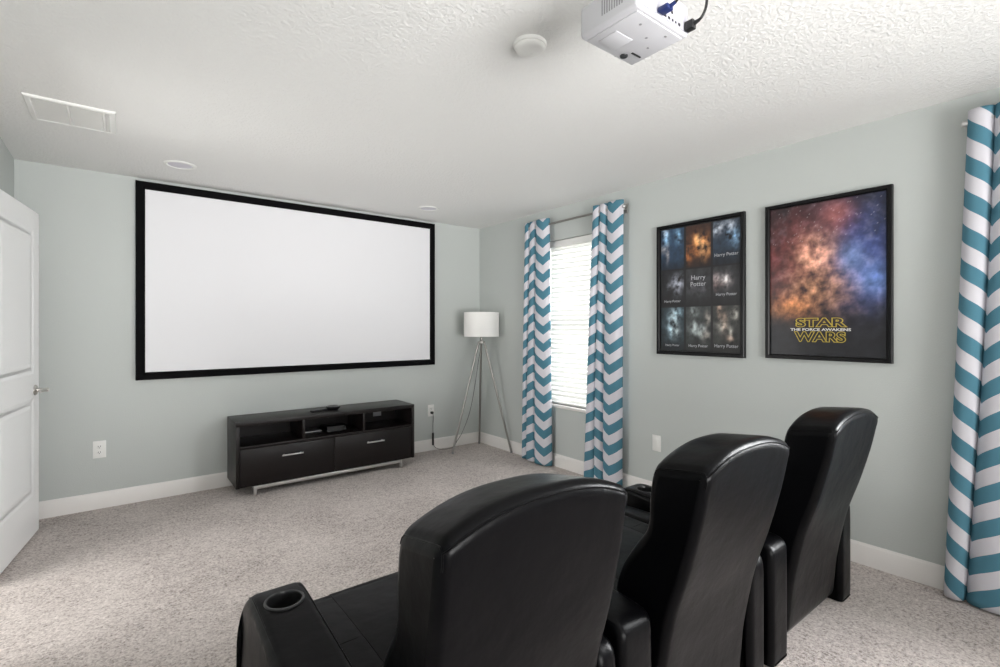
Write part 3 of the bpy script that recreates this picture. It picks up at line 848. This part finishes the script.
def recliner(cx, label, right_arm, upright=0., arm_x=(-.442, -.296), arm_z=1., panel_x=(.296, .412)):
    r = thing('recliner', label, 'recliner', (cx, YR, 0), group='black leather theatre recliners in a row')
    # base
    bm = new_bm(); box(bm, (-.272, .10, .02), (.272, .62, .27), .015, 3); obj('base', bm, LEATHER, r)
    # seat cushion with stitched side borders
    def pad(name, x0, x1, y0, y1, z0, z1, rr):
        b = new_bm()
        pr = [(y0, z0), (y1 - .02, z0), (y1, z0 + .03), (y1 + .004, z1 - .05), (y1 - .012, z1 - .014), (y1 - .05, z1), ((y0 + y1) / 2, z1 + .004), (y0 + .03, z1 - .006), (y0, z1 - .03)]
        loft_x(b, catmull(pr, 5, True), x0, x1, rr, n=56, nx=6, nr=4); return b
    bm = pad('c', -.182, .182, .10, .740, .22, .463, .002); obj('seat_cushion', bm, LEATHER, r)
    for s in (-1, 1):
        a, b = sorted((s * .1805, s * .284))
        bm = pad('s', a, b, .10, .738, .22, .462, .003); sb = obj('seat_border', bm, LEATHER, r)
        bm = new_bm(); tube(bm, [(a + .004, .44, .4645), ((a + b) / 2, .44, .4655), (b - .004, .44, .4645)], .0022, 6); obj('welt', bm, LEATHER, sb)
    # folded footrest
    bm = new_bm(); box(bm, (-.27, .66, .06), (.27, .742, .215), .02, 3); obj('footrest', bm, LEATHER, r)
    # backrest
    bm = new_bm(); G = loft_x(bm, BACKPROF, -HW, HW, .027, crown, n=110, nx=16, nr=6, sharp_below=.06)
    bk = obj('backrest', bm, LEATHER, r, angle=80)
    bk.rotation_euler.x = -upright
    # stitched welts: round both side panels and across the top of the rear face
    nst = len(G); bm = new_bm()
    for si in (3, nst - 4):
        row = G[si]; 
        ok = lambda i: row[i % 110].z > .872          # only round the top panel
        k0 = next(i for i in range(110) if ok(i) and not ok(i - 1))
        run = []; i = k0
        while ok(i) and len(run) < 110: run.append(row[i % 110]); i += 1
        tube(bm, run, .0022, 6)
    # rear top seam
    kr = min(range(110), key=lambda i: (G[nst // 2][i].y + .16) ** 2 * 9 + (G[nst // 2][i].z - .955) ** 2)
    tube(bm, [G[s][kr] for s in range(3, nst - 3)], .0024, 6)
    obj('welt', bm, LEATHER, bk)
    # arms
    def arm(x0, x1):
        pr = catmull([(.006, .004), (-.006, .004), (-.012, .012), (-.014, .05), (-.014, .25), (-.013, .44), (-.006, .478), (.016, .497), (.06, .503), (.25, .516), (.45, .533), (.62, .546), (.69, .543), (.725, .520), (.741, .47), (.747, .36), (.75, .20), (.75, .05), (.747, .012), (.735, .004), (.35, .004)], 5, True)
        b = new_bm(); pr = [Vector((p.x, p.y * arm_z, 0)) for p in pr]; xm = (x0 + x1) / 2; fl = .028 if x1 - x0 > .16 else .0
        def flare(v):
            if v.x < xm:
                t = max(0, min(1, (.545 - v.z) / .16)); v.x += fl * (1 - t * (2 - t)) * min(1, (xm - v.x) / (xm - x0 - .02))
            return v
        loft_x(b, pr, x0, x1, .024, flare, n=120, nx=6, nr=6, sharp_below=.012)
        o = obj('arm', b, LEATHER, r, angle=60)
        xc, yc = (x0 + x1 + fl) / 2, .607
        c = new_bm(); lathe(c, [(0, .545 * arm_z - .105), (.0475, .545 * arm_z - .105), (.0475, .62), (0, .62)], 40, Matrix.Translation((xc, yc, 0)))
        co = obj('cutter', c, LEATHER, r)
        md = o.modifiers.new('b', 'BOOLEAN'); md.operation = 'DIFFERENCE'; md.object = co; md.solver = 'FAST'
        bpy.context.view_layer.update()
        me = bpy.data.meshes.new_from_object(o.evaluated_get(bpy.context.evaluated_depsgraph_get()))
        o.modifiers.clear(); o.data = me
        me.polygons.foreach_set('use_smooth', [True] * len(me.polygons)); me.set_sharp_from_angle(angle=math.radians(50))
        bpy.data.objects.remove(co)
        zt = .5455 * arm_z
        c = new_bm(); lathe(c, [(0, zt - .0935), (.040, zt - .0935), (.043, zt - .0895), (.0445, zt - .012), (.0445, zt - .003), (.0465, zt + .002), (.051, zt + .0025), (.0535, zt), (.0535, zt - .006), (.0468, zt - .008), (.0468, zt - .0965), (0, zt - .0965)], 44, Matrix.Translation((xc, yc, 0)))
        obj('cup_holder', c, mat('cup_plastic', (.009, .009, .0095), .34) if 'cup_plastic' not in bpy.data.materials else bpy.data.materials['cup_plastic'], o)
        # top panel welts
        w = new_bm()
        for xx in (x0 + .007 + fl * .9, x1 - .007):
            tube(w, catmull([Vector((q[0], q[1], q[2] * arm_z)) for q in ((xx, .03, .491), (xx, .06, .4965), (xx, .25, .5095), (xx, .45, .5265), (xx, .62, .5395), (xx, .69, .5365), (xx, .720, .516), (xx, .734, .47), (xx, .740, .36))], 8), .0022, 6)
        obj('welt', w, LEATHER, o)
        return o
    arm(*arm_x)
    if right_arm: arm(.290, .425)
    else:
        pr = catmull([(.006, .004), (-.004, .004), (-.011, .012), (-.012, .05), (-.012, .25), (-.011, .40), (-.004, .445), (.02, .468), (.07, .474), (.30, .474), (.60, .466), (.66, .45), (.685, .40), (.69, .20), (.69, .05), (.688, .012), (.675, .004), (.35, .004)], 5, True)
        b = new_bm(); loft_x(b, pr, *panel_x, .026, n=90, nx=4, nr=6, sharp_below=.012); obj('side_panel', b, LEATHER, r, angle=60)
    # feet
    for x in (-.2, .2):
        for y in (.16, .56):
            b = new_bm(); lathe(b, [(0, 0), (.02, 0), (.024, .022), (0, .022)], 14, Matrix.Translation((x, y, 0))); obj('foot', b, BLKPL, r)
    return r
recliner(-2.550, 'black leather recliner nearest the door, with an open cup holder showing on its arm', False, math.radians(2), (-.445, -.270), panel_x=(.272, .355))
recliner(-1.744, 'black leather recliner in the middle of the row of three', False, math.radians(-.7))
recliner(-.840, 'black leather recliner farthest along the row, next to the poster wall', True, math.radians(-1.1), arm_z=.945)

# ------------------------------------------------------------------ light
def aim(loc, to):
    return (Vector(to) - Vector(loc)).to_track_quat('-Z', 'Y').to_euler()

def area(name, loc, rot, sx, sy, power, col=(1, 1, 1), spread=None):
    l = bpy.data.lights.new(name, 'AREA'); l.shape = 'RECTANGLE'; l.size = sx; l.size_y = sy; l.energy = power; l.color = col
    if spread: l.spread = spread
    o = bpy.data.objects.new(name, l); COL.objects.link(o); o.location = loc; o.rotation_euler = rot
    return o
zc = (WZ[0] + WZ[1]) / 2
area('daylight_window_one', (.45, (W1[0] + W1[1]) / 2, zc + .1), (0, PI / 2, 0), 1.7, 1.1, 80, (.97, .985, 1))
P2 = (.75, -5.45, 1.75)
area('daylight_window_two', P2, aim(P2, (-3.4, -1.2, .9)), 1.5, 1.8, 330, (.97, .985, 1), spread=math.radians(110))
area('patio_door_fill', ((GX[0] + GX[1]) / 2, YB - .5, 1.15), (PI / 2, 0, 0), 2.6, 2.2, 60, (1, .985, .97))  # added frontal fill, shining in through the invented patio door
area('hall_fill', (XL - 1.25, (DW0 + DW1) / 2, 1.3), (0, -PI / 2, 0), 1.8, 1.2, 60, (1, .985, .97))  # added fill lamp out of view in the hall, brightens through the doorway
# flash bounced off the ceiling behind the camera
area('bounce_flash', (-2.3, -7.0, 1.0), (PI - math.radians(68), 0, math.radians(-5)), 2.2, 1.4, 68, (1, .985, .975), spread=math.radians(85))

w = bpy.data.worlds.new('World'); SC.world = w; w.use_nodes = True
w.node_tree.nodes['Background'].inputs[0].default_value = (.95, .98, 1, 1); w.node_tree.nodes['Background'].inputs[1].default_value = 1.5

# ------------------------------------------------------------------ camera
cam = bpy.data.cameras.new('camera'); co = bpy.data.objects.new('camera', cam); COL.objects.link(co)
cam.sensor_width = 36; cam.lens = 490 * 36 / 1000; cam.shift_y = -6.5 / 1000; cam.clip_start = .05
co.location = (-3.260, -4.588, 1.315); co.rotation_euler = (PI / 2, 0, -math.radians(37.794))
SC.camera = co
vs = SC.view_settings
vs.view_transform = 'Standard'; vs.look = 'None'; vs.gamma = 1; vs.exposure = -.04; vs.use_curve_mapping = False
cy = SC.cycles
cy.use_denoising = True; cy.max_bounces = 10; cy.diffuse_bounces = 6; cy.transparent_max_bounces = 12; cy.sample_clamp_indirect = 6
cy.caustics_reflective = False; cy.caustics_refractive = False
